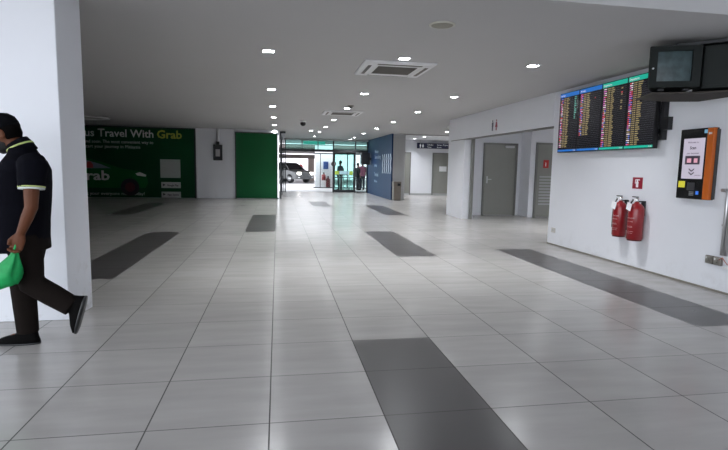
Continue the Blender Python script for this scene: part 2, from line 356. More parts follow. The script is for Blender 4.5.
ordn = ['nearest', 'second nearest', 'third', 'fourth', 'fifth', 'sixth', 'seventh', 'farthest']
first = True
for rn, L in rows_:
    for i, (x, y) in enumerate(L):
        o = d0 if first else copy_tree(d0); first = False
        X, Y, Z = up(x, y)
        if Y > 22.9: Y = 22.6
        if 'hall' in rn and Y > 21.3: Y = 21.0
        o.location = (X, Y, Z); od = 'farthest' if i == len(L) - 1 else ordn[i]
        o['label'] = '%s square downlight in the %s' % (od, rn); o['group'] = 'recessed square downlights'
o = copy_tree(d0); o.location = up(1.148, 14.69); o['label'] = 'odd square downlight set just beside the cassette row, far down the hall'; o['group'] = 'recessed square downlights'

for x, y, z, lb in ((8.2, 16.5, HC, 'added unseen square downlight brightening the toilet hall, nearer one'), (8.2, 19.5, HC, 'added unseen square downlight brightening the toilet hall, farther one'), (6.0, 8.0, 2.45, 'added unseen square downlight brightening the alcove, nearer the corridor'), (7.6, 8.0, 2.45, 'added unseen square downlight brightening the alcove, deeper in')):  # extra lamps out of view, added to brighten the hall and alcove
    o = copy_tree(d0); o.location = (x, y, z); o['label'] = lb; o['group'] = 'recessed square downlights'
# ------------------------------------------------------------------ ceiling cassettes
GRILL = mat('cassette_grille', (.13, .12, .105), rough=.6)
def cassette(label, x, y):
    t = thing('air_conditioner_cassette', label, 'air conditioner', (x, y, HC), 0, 'ceiling air conditioners')
    a = .48; g = .27
    prof = bmesh.new()
    def ring(h, z): return [prof.verts.new((sx * h, sy * h, z)) for sx, sy in ((-1, -1), (1, -1), (1, 1), (-1, 1))]
    A, Bq, C, D = ring(a, 0), ring(a, -.018), ring(a - .03, -.032), ring(g, -.032)
    for P, Q in ((A, Bq), (Bq, C), (C, D)):
        for k in range(4): prof.faces.new((P[k], P[(k + 1) % 4], Q[(k + 1) % 4], Q[k]))
    obj('panel', prof, mat('cassette_panel', (.72, .72, .73), rough=.4), t)
    bm = bmesh.new(); box(bm, -g, g, -g, g, -.022, -.018)
    for i in range(12):
        yy = -g + .022 + i * .045; box(bm, -g, g, yy, yy + .018, -.033, -.022)
    obj('intake_grille', bm, GRILL, t)
    for k in range(4):
        s = obj('air_slot', B(-.30, .30, -.41, -.365, -.036, -.031), GRILL, t); s.rotation_euler.z = k * PI / 2
        v = obj('louvre_flap', B(-.29, .29, -.355, -.33, -.040, -.031), WPL, t); v.rotation_euler.z = k * PI / 2
    return t
cassette('nearer square air conditioning cassette in the ceiling', .0418 + 1.385 * K, -2.479 + (3.63 + 2.479) * K)
cassette('farther square air conditioning cassette in the ceiling', .0418 + 1.415 * K, -2.479 + (8.8 + 2.479) * K)
x, y, z = up(1.396, 1.706)
t = thing('ceiling_speaker', 'round ceiling speaker grille nearest the foyer', 'speaker', (x, y, z))
obj('rim', lathe([(.125, 0), (.125, -.008), (.112, -.014), (.105, -.008)], 32), mat('speaker_rim', (.55, .54, .48), rough=.5), t, True)
obj('mesh_grille', lathe([(.108, -.004), (.10, -.012), (.05, -.016), (.001, -.017)], 32), mat('speaker_mesh', (.30, .29, .24), rough=.7, noise=.3, scale=200), t, True)
x, y, z = up(1.451, 7.439)
t = thing('smoke_detector', 'small round smoke detector beside the farther cassette', 'smoke detector', (x, y, z))
obj('base', lathe([(.075, 0), (.075, -.02), (.05, -.03)], 20), mat('detector_base', (.25, .23, .20), rough=.5), t, True); obj('sensor', lathe([(.045, -.03), (.04, -.05), (.01, -.055)], 16), DARK, t, True)
x, y, z = up(.705, 11.05)
t = thing('dome_camera', 'black dome camera under the ceiling beyond the cassettes', 'security camera', (x, y, z))
obj('mount', lathe([(.09, 0), (.09, -.03), (.07, -.05), (.03, -.06)], 20), WPL, t, True); obj('dome', ball((0, 0, -.095), .085, .085, .075), BLACK, t, True)
t = thing('ceiling_diffuser', 'large round white ceiling diffuser above the green banner side', 'ceiling vent', (-5.6, 14.4, HC))
bm = lathe([(.52, 0), (.55, -.02), (.52, -.045), (.47, -.045), (.46, 0)], 40)
obj('outer_ring', bm, WPL, t, True); obj('inner_cone', lathe([(.36, 0), (.38, -.02), (.30, -.03), (.02, -.03)], 32), CEIL, t, True)
x, y, z = up(2.0, 14.5)
# hanging exit / camera on hall soffit
t = thing('bullet_camera', 'tiny white camera on the pillar end of the hall', 'security camera', (4.95, 11.47, 2.52))
obj('bracket', B(-.02, .02, -.07, -.02, -.02, .03), WPL, t); obj('camera_body', tube([(0, 0, 0), (-.05, .16, -.02)], .04, 10), WPL, t); obj('front_lens', tube([(-.05, .16, -.02), (-.052, .167, -.021)], .028, 10), BLACK, t)

# ------------------------------------------------------------------ green banners on the back wall
GREEN = mat('banner_green', (.004, .062, .022), rough=.6, spec=.15, noise=.03, scale=3)
GRN2 = mat('car_green', (.006, .12, .03), rough=.6, spec=.15); GRD = mat('banner_dark_green', (.003, .035, .015), rough=.5)
GOLD = mat('gold_lettering', (.42, .47, .06), rough=.5); PRINT = mat('white_lettering', (.62, .66, .63), rough=.5)
BK = mat('print_black', (.008, .01, .012), rough=.5)
yb = 17.80
t = thing('advertising_banner', 'wide green taxi advert wall with lettering and green car', 'banner', (-5.6, yb, 0))
def P(x): return x + 5.6
obj('panel', B(P(-8.6), P(-3.10), 0, .055, .01, 2.62), GREEN, t)
obj('panel_frame', BB((P(-3.10), P(-3.05), -.02, .055, 0, 2.66), (P(-8.6), P(-3.10), -.02, .055, 2.62, 2.66)), DARK, t)
text('headline', 'us Travel With', .40, (P(-6.98), -.006, 2.27), FRONT, PRINT, t, .006, maxw=2.40)
text('headline_brand', 'Grab', .42, (P(-4.45), -.006, 2.26), FRONT, GOLD, t, .010, maxw=.90)
text('small_print', 'and soon. The most convenient way to', .17, (P(-7.0), -.006, 2.03), FRONT, PRINT, t, maxw=2.42)
text('small_print', 'start your journey in Malaysia', .17, (P(-7.0), -.006, 1.85), FRONT, PRINT, t, maxw=1.95)
text('footer_line', 'Book your everyone rides today!', .17, (P(-7.3), -.006, .10), FRONT, PRINT, t, maxw=2.35)
card = obj('code_card', B(P(-4.35), P(-3.62), -.008, -.001, .77, 1.47), mat('pale_card', (.42, .46, .44), rough=.6), t)
for z0, z1, s in ((.38, .61, 'Google Play'), (.02, .24, 'App Store')):
    q = obj('store_badge', B(P(-4.33), P(-3.62), -.008, -.001, z0, z1), mat('badge_white', (.45, .48, .47), rough=.6), t, bevel=.004)
    text('badge_writing', s, .11, (P(-4.12), -.010, z0 + .07), FRONT, BK, q, .002, maxw=.42)
    obj('badge_icon', prism([(P(-4.27), z0 + .07), (P(-4.17), z0 + .12), (P(-4.27), z0 + .17)], 'y', -.012, -.008), BK, q)
# printed car picture (flat print on the banner)
car_o = [(-9, .0)]
carp = [(P(-8.4), .35), (P(-8.4), 1.2), (P(-7.9), 1.46), (P(-7.0), 1.48), (P(-6.4), 1.32), (P(-5.75), 1.10), (P(-5.10), 1.00), (P(-4.85), .86), (P(-4.80), .55), (P(-4.90), .38)]
cp = obj('printed_car', prism(carp, 'y', -.004, -.001), GRN2, t)
obj('printed_window', prism([(P(-7.8), 1.12), (P(-7.5), 1.38), (P(-7.0), 1.40), (P(-6.5), 1.26), (P(-6.1), 1.10), (P(-6.9), 1.08)], 'y', -.006, -.003), mat('print_window', (.16, .22, .26), rough=.5), cp)
obj('printed_driver', prism([(P(-6.95), 1.10), (P(-6.92), 1.33), (P(-6.80), 1.34), (P(-6.72), 1.22), (P(-6.72), 1.10)], 'y', -.007, -.005), mat('print_red', (.30, .05, .05), rough=.5), cp)
obj('printed_headlamp', prism([(P(-5.25), .92), (P(-5.08), .97), (P(-4.86), .87), (P(-4.88), .80), (P(-5.18), .84)], 'y', -.007, -.005), PRINT, cp)
for cx, rr in ((-5.45, .33), (-8.1, .33)):
    w_ = obj('printed_wheel', prism([(P(cx) + rr * math.cos(a * PI / 12), .40 + rr * math.sin(a * PI / 12)) for a in range(24)], 'y', -.008, -.006), BK, cp)
    obj('printed_hub', prism([(P(cx) + .18 * math.cos(a * PI / 8), .40 + .18 * math.sin(a * PI / 8)) for a in range(16)], 'y', -.010, -.008), mat('print_hub', (.07, .012, .02), rough=.5), w_)
text('car_brand', 'Grab', .50, (P(-7.45), -.009, .66), FRONT, PRINT, t, .012, maxw=1.28)
t = thing('advertising_banner', 'plain green lit panel between the white wall and glass entrance', 'banner', (-.80, yb, 0))
obj('panel', B(-.74, .82, 0, .055, .02, 2.54), mat('plain_green_panel', (.003, .095, .028), rough=.5, spec=.2, noise=.02), t)
obj('panel_frame', BB((-.78, -.74, -.02, .055, 0, 2.58), (-.74, .85, -.02, .055, 2.54, 2.58), (.82, .85, -.02, .055, 0, 2.54)), DARK, t)
tag(obj('strip_light', BB((.055, .085, 17.73, 17.76, .05, 2.5)), mat('strip_emission', (.9, .95, 1), emit=1.6)), 'thin upright white strip at the edge of the plain green panel', 'light')
t = thing('wall_telephone', 'small black wall box with grey face on white wall between green panels', 'telephone', (-2.22, 17.86, 1.77))
obj('housing', B(-.17, .17, -.14, 0, -.30, .30), BLACK, t, bevel=.015); obj('faceplate', B(-.08, .08, -.15, -.14, -.15, .12), mat('face_grey', (.42, .40, .40), rough=.5), t)
obj('top_bracket', BB((-.06, .06, -.10, 0, .30, .42)), DARK, t)
tag(obj('conduit_pipe', tube([(-2.22, 17.81, 2.19), (-2.22, 17.79, 2.68)], .055, 10), ALU), 'short conduit rising from black wall box to ceiling', 'pipe')
struct(obj('trim_4', BB((-3.03, -2.96, 17.82, 17.86, 0, HC)), WHITE), 'white upright edge beside the advert wall')

# ------------------------------------------------------------------ navy wall writing
NW = mat('navy_wall_white_print', (.62, .68, .78), rough=.5)
bm = bmesh.new()
# wavy emblem: five chevron bars in three tiers
for i in range(5):
    y0 = 19.4 - i * .39
    pts = [(y0, 1.06), (y0 - .14, 1.27), (y0, 1.47), (y0 - .14, 1.68), (y0, 1.88)]
    for (ya, za), (yb_, zb) in zip(pts, pts[1:]):
        vs_ = [bm.verts.new(p) for p in ((4.595, ya, za), (4.595, ya - .085, za), (4.595, yb_ - .085, zb), (4.595, yb_, zb))]
        f = bm.faces.new(vs_)
bmesh.ops.recalc_face_normals(bm, faces=bm.faces)
e = bmesh.ops.extrude_face_region(bm, geom=bm.faces[:]); bmesh.ops.translate(bm, verts=[v for v in e['geom'] if isinstance(v, bmesh.types.BMVert)], vec=(-.006, 0, 0))
tag(obj('wall_emblem', bm, NW), 'white wavy bar emblem on the navy wall', 'emblem')
NW2 = mat('navy_wall_faint_print', (.24, .31, .43), rough=.5)
t = thing('wall_lettering', 'column of pale small lettering on the navy wall', 'lettering', (4.594, 21.2, 0))
for z, s, h in ((1.98, 'Welcome', .22), (1.72, 'Selamat datang', .24), (1.34, 'Arrival', .20), (.90, 'Terminal', .26), (.62, 'Public area', .16)):
    text('text_line', s, h, (0, 0, z), WALLR, NW2, t, .004)
t = thing('wall_screen', 'black box monitor mounted high at the far end of navy wall', 'monitor', (4.35, 22.2, 1.72))
obj('housing', B(-.25, .16, -.25, .25, -.28, .30), BLACK, t, bevel=.02); obj('bracket', B(.16, .25, -.05, .05, -.05, .05), DARK, t); obj('screen_glass', B(-.255, -.25, -.20, .20, -.20, .22), mat('dark_screen', (.02, .022, .025), rough=.1), t)
obj('signal_cable', tube([(-.1, .1, -.28), (-.06, .12, -.45), (.15, .15, -.35)], .012, 6), BLACK, t)

t = thing('waste_bin', 'square stainless steel waste bin at the foot of the grey pillar', 'bin', (4.79, 17.40, 0))
BINS = mat('dull_bin_steel', (.20, .175, .15), rough=.4, metal=.5, noise=.08)
obj('bin_body', B(-.15, .15, -.15, .15, .02, .55), BINS, t, bevel=.01); obj('bin_lid', B(-.16, .16, -.16, .16, .55, .76), BINS, t, bevel=.012)
obj('opening', B(.0, .12, -.166, -.16, .59, .69), BLACK, t); obj('plinth', B(-.14, .14, -.14, .14, 0, .02), DARK, t)

# hall sign
NAVY = mat('navy_sign', (.010, .014, .05), rough=.4); SIGNW = mat('sign_white', (.75, .77, .8), rough=.5, emit=.25)
t = thing('hanging_sign', 'long navy toilet direction sign above the hall doors', 'sign', (6.72, 21.40, 2.27))
obj('sign_board', B(0, 1.9, 0, .05, 0, .27), NAVY, t); 
for dx in (.15, 1.7): obj('hanger', tube([(dx, .025, .27), (dx, .025, .41)], .01, 6), ALU, t)
def pict(parent, x, z, h, m_, dress, rot=FRONT, off=(0, 0, 0)):
    bm = bmesh.new(); s = h
    def poly(pts):
        v = [bm.verts.new((x + a * s, z + b * s, 0)) for a, b in pts]; bm.faces.new(v)
    poly([(.09 * math.cos(k * PI / 6), .90 + .09 * math.sin(k * PI / 6)) for k in range(12)])
    if dress: poly([(-.10, .78), (.10, .78), (.24, .30), (-.24, .30)]); poly([(-.11, .30), (-.03, .30), (-.03, 0), (-.11, 0)]); poly([(.03, .30), (.11, .30), (.11, 0), (.03, 0)])
    else: poly([(-.17, .78), (.17, .78), (.17, .38), (-.17, .38)]); poly([(-.13, .38), (-.02, .38), (-.02, 0), (-.13, 0)]); poly([(.02, .38), (.13, .38), (.13, 0), (.02, 0)])
    e = bmesh.ops.extrude_face_region(bm, geom=bm.faces[:]); bmesh.ops.translate(bm, verts=[v for v in e['geom'] if isinstance(v, bmesh.types.BMVert)], vec=(0, 0, .004))
    o = obj('pictogram', bm, m_, parent); o.rotation_euler = rot; o.location = off
    return o
pict(t, .16, .03, .20, SIGNW, False, off=(0, -.003, 0)); pict(t, .29, .03, .20, SIGNW, True, off=(0, -.003, 0))
text('sign_text', 'Tandas', .11, (.50, -.003, .15), FRONT, SIGNW, t); text('sign_text', 'Toilet', .09, (.50, -.003, .04), FRONT, SIGNW, t)
text('sign_text', 'Surau / Prayer', .10, (1.0, -.003, .15), FRONT, SIGNW, t); text('sign_text', 'Room', .09, (1.0, -.003, .04), FRONT, SIGNW, t)
# toilet pictograms on bulkhead
t = thing('toilet_pictograms', 'dark man and red woman pictograms on the bulkhead', 'sign', (4.846, 8.33, 2.17))
pict(t, -.10, .01, .24, mat('pict_dark', (.05, .05, .08), rough=.4), False, WALLR, (-.005, 0, 0)); pict(t, .10, .01, .24, mat('pict_red', (.30, .02, .05), rough=.4), True, WALLR, (-.005, 0, 0))
obj('white_arrow', B(-.007, -.004, .15, .19, .12, .27), PAPER, t)

# ------------------------------------------------------------------ flight information displays
def em(name, col, s): return mat(name, tuple(c * .3 for c in col), rough=.3, emit=s, ecol=col, noise=0)
HBLUE = em('header_blue', (.015, .13, .45), .85); HTEAL = em('header_teal', (.01, .36, .26), .85)
SCR = mat('display_black', (.006, .006, .008), rough=.2, spec=.5, emit=.012, ecol=(.3, .3, .4)); BEZ = mat('bezel_black', (.008, .008, .009), rough=.3)
GT = em('gold_text', (.52, .41, .18), .42); MT = em('magenta_logo', (.60, .12, .42), .9); PT = em('white_logo', (.8, .7, .75), .8); RT = em('red_logo', (.7, .05, .06), .8)
BT = em('blue_logo', (.12, .2, .7), .8); GRT = em('green_text', (.12, .5, .4), .5); GL = em('row_line', (.12, .12, .16), .35)
xs_ = 4.74
edges = [5.50, 4.945, 4.375, 3.825, 3.265]
disp_label = ['blue header flight screen at the far end, rows filling it', 'blue header flight screen with a lamp reflection and shorter list', 'teal header flight screen next to the blue ones', 'teal header flight screen nearest the old monitor boxes']
def rowmesh(parent, W, H, seed, nfull, kind):
    rnd = random.Random(seed); rows = 30; h0 = .085; rh = (H - .085 - .05) / rows
    bmt, bml, bmg = bmesh.new(), bmesh.new(), bmesh.new()
    def q(bm, u0, u1, z0, z1, mi=0):
        box(bm, -.0035, -.002, -u1, -u0, z0, z1, mi)
    for r in range(rows):
        zt = H - h0 - (r + .25) * rh; zb = H - h0 - (r + .70) * rh
        q(bmg, .02, W - .02, zb - rh * .2, zb - rh * .12)
        if r >= nfull: continue
        lu = .045
        mi = rnd.choice([0, 0, 1, 2, 3, 1, 0, 2, 4]); q(bml, lu, lu + .03, zb, zt, mi); q(bml, lu + .032, lu + .06, zb, zt, rnd.choice([0, 1, 1, 2, 4, 3]))
        # flight number: 2 blobs, destination: word blobs
        u = .125
        for wd in (.022, .03): q(bmt, u, u + wd, zb, zt); u += wd + .008
        u = .205; q(bmt, u, u + rnd.uniform(.04, .09), zb, zt)
        if kind == 0 and r < 13: q(bmt, .43, .43 + rnd.uniform(.02, .06), zb, zt, 1)
        if kind == 2 and r in (1, 3, 4, 7, 8, 10, 11): q(bmt, .42, .455, zb, zt, 2 if r == 3 else 0)
        if kind == 3 and r == 9: q(bmt, .46, .48, zb, zt, 2)
        if kind == 1 and r == 3: q(bmt, .40, .42, zb, zt, 2)
    obj('flight_rows', bmt, [GT, GRT, RT], parent); obj('airline_marks', bml, [MT, PT, RT, BT, GT], parent); obj('row_lines', bmg, GL, parent)
for i in range(4):
    W = edges[i] - edges[i + 1]; z0, z1 = 1.615, 2.59; H = z1 - z0
    t = thing('flight_display', disp_label[i], 'display screen', (xs_, edges[i], z0), 0, 'flight information displays')
    obj('casing', B(0, .06, -W + .002, -.002, 0, H), BEZ, t); 
    s = obj('screen', B(-.002, 0, -W + .008, -.008, .008, H - .008), SCR, t)
    hd = HBLUE if i < 2 else HTEAL
    obj('header_strip', B(-.003, -.002, -W + .012, -.012, H - .075, H - .012), hd, t); obj('footer_strip', B(-.003, -.002, -W + .012, -.012, .014, .045), hd, t)
    text('header_text', ['Arrivals', 'Arrivals', 'Departures', 'Departures'][i], .040, (-.0035, -.03, H - .058), WALLR, PT, t, ext=.0004)
    text('clock_text', '12:30', .026, (-.0035, -W + .09, .019), WALLR, PT, t, ext=.0004)
    rowmesh(s, W, H, 5 + i, [29, 23, 30, 30][i], i)
t = thing('display_mount', 'black metal rail frame holding the flight screens off the wall', 'bracket', (4.80, 0, 0))
obj('rail', BB((0, .07, 3.22, 5.45, 1.80, 1.86), (0, .07, 3.22, 5.45, 2.30, 2.36)), BLACK, t); obj('side_bracket', BB((-.0, .068, 3.20, 3.26, 1.72, 2.44)), BLACK, t)
obj('junction_box', B(.0, .068, 3.12, 3.20, 1.84, 2.0), BLACK, t); obj('drop_bar', BB((.01, .06, 3.5, 3.56, 2.36, 2.60), (.01, .06, 5.1, 5.16, 2.36, 2.60)), BLACK, t)

# ------------------------------------------------------------------ old box monitors
HOUS = mat('charcoal_housing', (.012, .015, .014), rough=.6, spec=.2, noise=.08)
t = thing('box_monitor', 'old charcoal box monitor with dull glass tube facing the hall', 'monitor', (3.865, 2.34, 2.19), -R(24))
bm = bmesh.new()
fw, fh = .475, .415
obj('cabinet', prism([(0, .03), (fw, .03), (fw, .40), (.40, .50), (.22, .50), (.08, .26)], 'z', 0, fh), HOUS, t, bevel=.01)
obj('front_frame', BB((0, .07, -.01, .03, 0, fh), (fw - .08, fw, -.01, .03, 0, fh), (.07, fw - .08, -.01, .03, fh - .05, fh), (.07, fw - .08, -.01, .03, 0, .06)), HOUS, t)
tubeglass = bmesh.new(); nx, nz = 12, 10; gv = {}
for i in range(nx + 1):
    for j in range(nz + 1):
        u, v = i / nx * 2 - 1, j / nz * 2 - 1
        gv[i, j] = tubeglass.verts.new((.07 + (fw - .15) * (u + 1) / 2, .025 - .018 * (1 - u * u * .6 - v * v * .4), .06 + (fh - .11) * (v + 1) / 2))
for i in range(nx):
    for j in range(nz): tubeglass.faces.new((gv[i, j], gv[i + 1, j], gv[i + 1, j + 1], gv[i, j + 1]))
def crt_mat():
    M = mat('grey_tube_glass', (.045, .07, .075), rough=.35, noise=.5, scale=11, spec=.4); return M
obj('tube_screen', tubeglass, crt_mat(), t, True)
obj('lock_knob', tube([(.03, -.01, .19), (.03, -.025, .19)], .009, 10), ALU, t)
for fx in (.12, .36): obj('foot', B(fx, fx + .06, .1, .16, -.02, 0), BLACK, t)
t = thing('box_monitor', 'charcoal box monitor turned side on beside the counter wall', 'monitor', (4.345, 2.17, 2.175), -R(42))
obj('cabinet', prism([(0, 0), (.62, 0), (.62, .36), (-.08, .36)], 'z', 0, .43), HOUS, t, bevel=.01); obj('back_panel', BB((.03, .59, -.008, 0, .03, .40)), HOUS, t)
obj('vent_slots', BB(*[(.06, .54, .05 + k * .05, .07 + k * .05, .43, .436) for k in range(5)]), BLACK, t)
t = thing('monitor_bracket', 'dark metal shelf and ceiling arms carrying the box monitors', 'bracket', (0, 0, 0))
obj('shelf_plate', prism([(3.95, 2.38), (4.34, 2.20), (4.86, 1.75), (4.86, 2.75), (4.55, 2.86), (4.10, 2.82)], 'z', 2.135, 2.15), mat('brown_grey_shelf', (.055, .048, .042), rough=.7, spec=.2), t)
obj('ceiling_plate', prism([(4.2, 2.40), (4.86, 1.7), (4.86, 2.6), (4.45, 2.75)], 'z', 2.635, 2.665), DARK, t)
obj('hanging_arm', tube([(4.80, 2.62, 2.14), (4.80, 2.55, 2.65)], .02, 8), DARK, t)
obj('power_cable', tube([(4.45, 2.75, 2.2), (4.62, 2.80, 2.17), (4.85, 2.80, 2.2)], .01, 6), BLACK, t)

# ------------------------------------------------------------------ kiosk on the wall
t = thing('vending_kiosk', 'black and orange wall mounted touch screen kiosk', 'kiosk', (4.795, 2.89, 1.01))
Hk = .81; Wk = .41
obj('body', B(.0, .073, -.465, 0, 0, Hk), mat('kiosk_black', (.012, .012, .013), rough=.25), t, bevel=.008)
obj('orange_panel', B(-.006, .045, -.47, -.385, .004, Hk - .004), mat('orange_plastic', (.55, .12, .010), rough=.4), t, bevel=.006)
obj('side_shell', B(.035, .073, -.48, -.455, .01, Hk - .02), mat('dark_shell', (.05, .05, .05), rough=.5), t)
KS = em('kiosk_screen', (.46, .42, .51), .8); s = obj('touch_screen', B(-.002, .0, -.36, -.06, .235, .70), KS, t)
KD = mat('screen_dark_print', (.08, .06, .09), rough=.4)
text('screen_text', 'Welcome to', .030, (-.003, -.12, .645), WALLR, KD, s, ext=.0004); text('screen_title', 'Scan', .050, (-.003, -.155, .575), WALLR, KD, s, .001, ext=.0004)
text('screen_text', 'your document', .028, (-.003, -.115, .52), WALLR, KD, s, ext=.0004); text('screen_text', 'touch here', .020, (-.003, -.25, .27), WALLR, KD, s, ext=.0004)
obj('screen_picture', BB((-.004, -.002, -.31, -.10, .40, .50)), KD, s); obj('screen_picture', BB((-.006, -.004, -.19, -.13, .42, .47), (-.006, -.004, -.28, -.23, .42, .47)), em('pink_patch', (.7, .35, .45), .7), s)
for zz in (.335, .295):
    bm = bmesh.new()
    for sg in (1, -1):
        v = [bm.verts.new((-.004, -.205 + sg * a, zz + b)) for a, b in ((0, -.022), (.040, .006), (.040, .022), (0, -.004))]; bm.faces.new(v)
    obj('chevron', bm, KD, s)
obj('yellow_sticker', B(-.003, 0, -.125, -.03, .13, .205), em('yellow_label', (.75, .70, .06), .5), t)
obj('card_reader', BB((-.012, 0, -.27, -.17, .10, .19)), mat('reader_grey', (.05, .05, .055), rough=.3), t); obj('blue_contactless_pad', B(-.006, 0, -.33, -.295, .055, .095), em('blue_dot', (.05, .2, .8), .6), t)
obj('keypad', BB(*[(-.008, 0, -.26 + i * .022, -.245 + i * .022, .04 + j * .018, .052 + j * .018) for i in range(3) for j in range(3)]), ALU, t)
obj('top_label', B(-.007, -.001, -.383, -.345, Hk - .06, Hk - .02), em('blue_label', (.25, .55, .8), .4), t)
text('brand_text', 'SIM', .030, (-.008, -.405, Hk - .075), WALLR, PAPER, t, .001, ext=.0004)

# ------------------------------------------------------------------ fire extinguishers
VAL = mat('chrome_valve', (.55, .55, .55), rough=.2, metal=1); LBL = mat('extinguisher_print', (.70, .55, .55), rough=.5)
def extinguisher(label, y, zb, hgt, rad):
    t = thing('fire_extinguisher', label, 'fire extinguisher', (4.87 - rad - .012, y, zb), 0, 'fire extinguishers on the counter wall')
    h = hgt * .74; r = rad
    obj('cylinder', lathe([(r * .86, 0), (r, .015), (r, h - .05), (r * .92, h - .02), (r * .65, h + .012), (r * .32, h + .03), (r * .30, h + .045)], 28), REDS, t, True)
    obj('foot_ring', lathe([(r * .9, -.012), (r * .93, .006)], 24), mat('dark_foot', (.08, .005, .005), rough=.5), t, True)
    v = obj('valve', lathe([(.018, h + .04), (.022, h + .06), (.022, h + .085), (.015, h + .10)], 14), VAL, t, True)
    obj('handle', BB((-.012, .012, -.015, .085, h + .105, h + .118), (-.012, .012, .0, .085, h + .072, h + .082)), DARK, t)
    obj('gauge', tube([(-.02, 0, h + .07), (-.04, 0, h + .07)], .016, 14), PAPER, t)
    obj('safety_pin', tube([(-.012, -.04, h + .09), (.012, -.02, h + .095), (.0, .0, h + .09)], .004, 6), REDS, t)
    obj('hose', tube([(0, .0, h + .07), (-.02, .06, h + .06), (-.03, r + .01, h - .02), (-.03, r + .02, h * .6), (-.03, r + .015, h * .35), (-.03, r + .01, h * .25)], [.010] * 4 + [.012, .016], 8), BLACK, t)
    tg = bmesh.new(); vv = [tg.verts.new(p) for p in ((-r - .008, -.045, h + .02), (-r - .008, .045, h + .045), (-r - .018, .055, h - .05), (-r - .018, -.030, h - .075))]; tg.faces.new(vv)
    e = bmesh.ops.extrude_face_region(tg, geom=tg.faces[:]); bmesh.ops.translate(tg, verts=[v for v in e['geom'] if isinstance(v, bmesh.types.BMVert)], vec=(.002, 0, 0))
    obj('inspection_tag', tg, PAPER, t)
    # printed lines wrapped on the front of the cylinder
    def wrap(name, s, size, z, m_, wdt):
        o = text(name, s, size, (0, 0, 0), (0, 0, 0), m_, t, .0005, ext=.0003, maxw=wdt)
        for q in o.data.vertices:
            a = PI + (q.co.x - wdt / 2) / r * 1; zz = q.co.y + z; rr = r + .0012
            q.co = Vector((rr * math.cos(a), rr * math.sin(a), zz))
        return o
    wrap('label_text', 'FIRE EXTINGUISHER', .022, h * .62, LBL, r * 1.5); wrap('label_text', 'ABC DRY POWDER', .02, h * .52, LBL, r * 1.2); wrap('label_text', 'POWDER', .030, h * .36, LBL, r * 1.1)
    wrap('label_text', 'Pull pin, aim, squeeze', .014, h * .24, LBL, r * 1.4); wrap('label_text', 'sweep side to side', .014, h * .19, LBL, r * 1.2)
    obj('white_label', prism([(r * 1.004 * math.cos(PI + a), r * 1.004 * math.sin(PI + a)) for a in (-.95, -.8, -.62)] + [(r * 1.012 * math.cos(PI + a), r * 1.012 * math.sin(PI + a)) for a in (-.62, -.8, -.95)], 'z', h * .68, h * .86), PAPER, t)
    obj('wall_bracket', BB((r - .01, r + .012, -.03, .03, h * .7, h + .06), (-.0, r, -.006, .006, h + .045, h + .06)), DARK, t)
    return t
extinguisher('slightly higher red fire extinguisher farther along the white wall', 3.83, .42, .60, .090)
extinguisher('lower red fire extinguisher nearer the socket pipes', 3.50, .41, .62, .098)
t = thing('extinguisher_sign', 'small red fire extinguisher sign above the two extinguishers', 'sign', (4.868, 3.655, 1.085))
obj('plate', B(-.004, .002, -.095, .095, 0, .155), mat('sign_red', (.28, .008, .025), rough=.4), t)
bm = BB((-.006, -.004, -.022, .022, .02, .095), (-.006, -.004, -.012, .012, .095, .115), (-.006, -.004, -.045, .03, .115, .128), (-.006, -.004, .03, .042, .07, .125))
obj('pictogram', bm, PAPER, t)

# ------------------------------------------------------------------ sockets, conduit, loose cable
t = thing('conduit_run', 'pair of grey conduit pipes running down to the sockets', 'pipe', (0, 0, 0))
obj('pipe', tube([(4.845, 2.30, 1.13), (4.845, 2.245, 1.13), (4.845, 2.22, 1.10), (4.845, 2.225, .42)], .019, 10), ALU, t, True)
obj('pipe', tube([(4.848, 2.185, 2.1), (4.848, 2.185, 1.2), (4.848, 2.18, .42)], .016, 10), ALU, t, True)
obj('saddle_clip', BB((4.83, 4.87, 2.20, 2.25, .74, .76)), ALU, t)
def socket(name, label, y, z, group=None, x=4.87):
    t = thing(name, label, 'socket', (x, y, z), 0, group)
    obj('back_box', B(-.028, 0, -.048, .048, -.046, .046), BINS, t, bevel=.004); obj('face_plate', B(-.034, -.028, -.045, .045, -.043, .043), STEEL, t)
    obj('switch', B(-.038, -.034, .02, .035, .01, .03), WPL, t); obj('plug_holes', BB((-.0348, -.0338, -.018, -.012, -.02, -.01), (-.0348, -.0338, .0, .006, -.02, -.01), (-.0348, -.0338, -.009, -.003, 0, .012)), BLACK, t)
    return t
socket('power_socket', 'steel socket box without pipe, farther of the joined pair', 2.38, .345, 'steel sockets on the white wall')
socket('power_socket', 'steel socket box under the conduit pipes', 2.27, .345, 'steel sockets on the white wall')
tag(obj('loose_cable', tube([(4.84, 2.25, .36), (4.82, 2.19, .40), (4.83, 2.13, .33), (4.84, 2.08, .37), (4.84, 1.98, .35)], .005, 6), mat('red_wire', (.45, .16, .12), rough=.5)), 'thin pinkish loose wires hanging by the steel socket', 'cable')
tag(obj('surface_trunking', BB((4.845, 4.87, 1.70, 2.2, .275, .295)), WPL), 'thin white trunking running on from the steel sockets', 'trunking')
t = thing('wall_outlet', 'small white outlet plate low by the alcove corner', 'socket', (4.87, 5.68, .26)); obj('plate', B(-.012, 0, -.06, .06, -.04, .045), mat('outlet_grey', (.55, .53, .50), rough=.5), t, bevel=.003); obj('outlet_hole', B(-.014, -.012, -.02, .02, -.012, .014), GREYW, t)

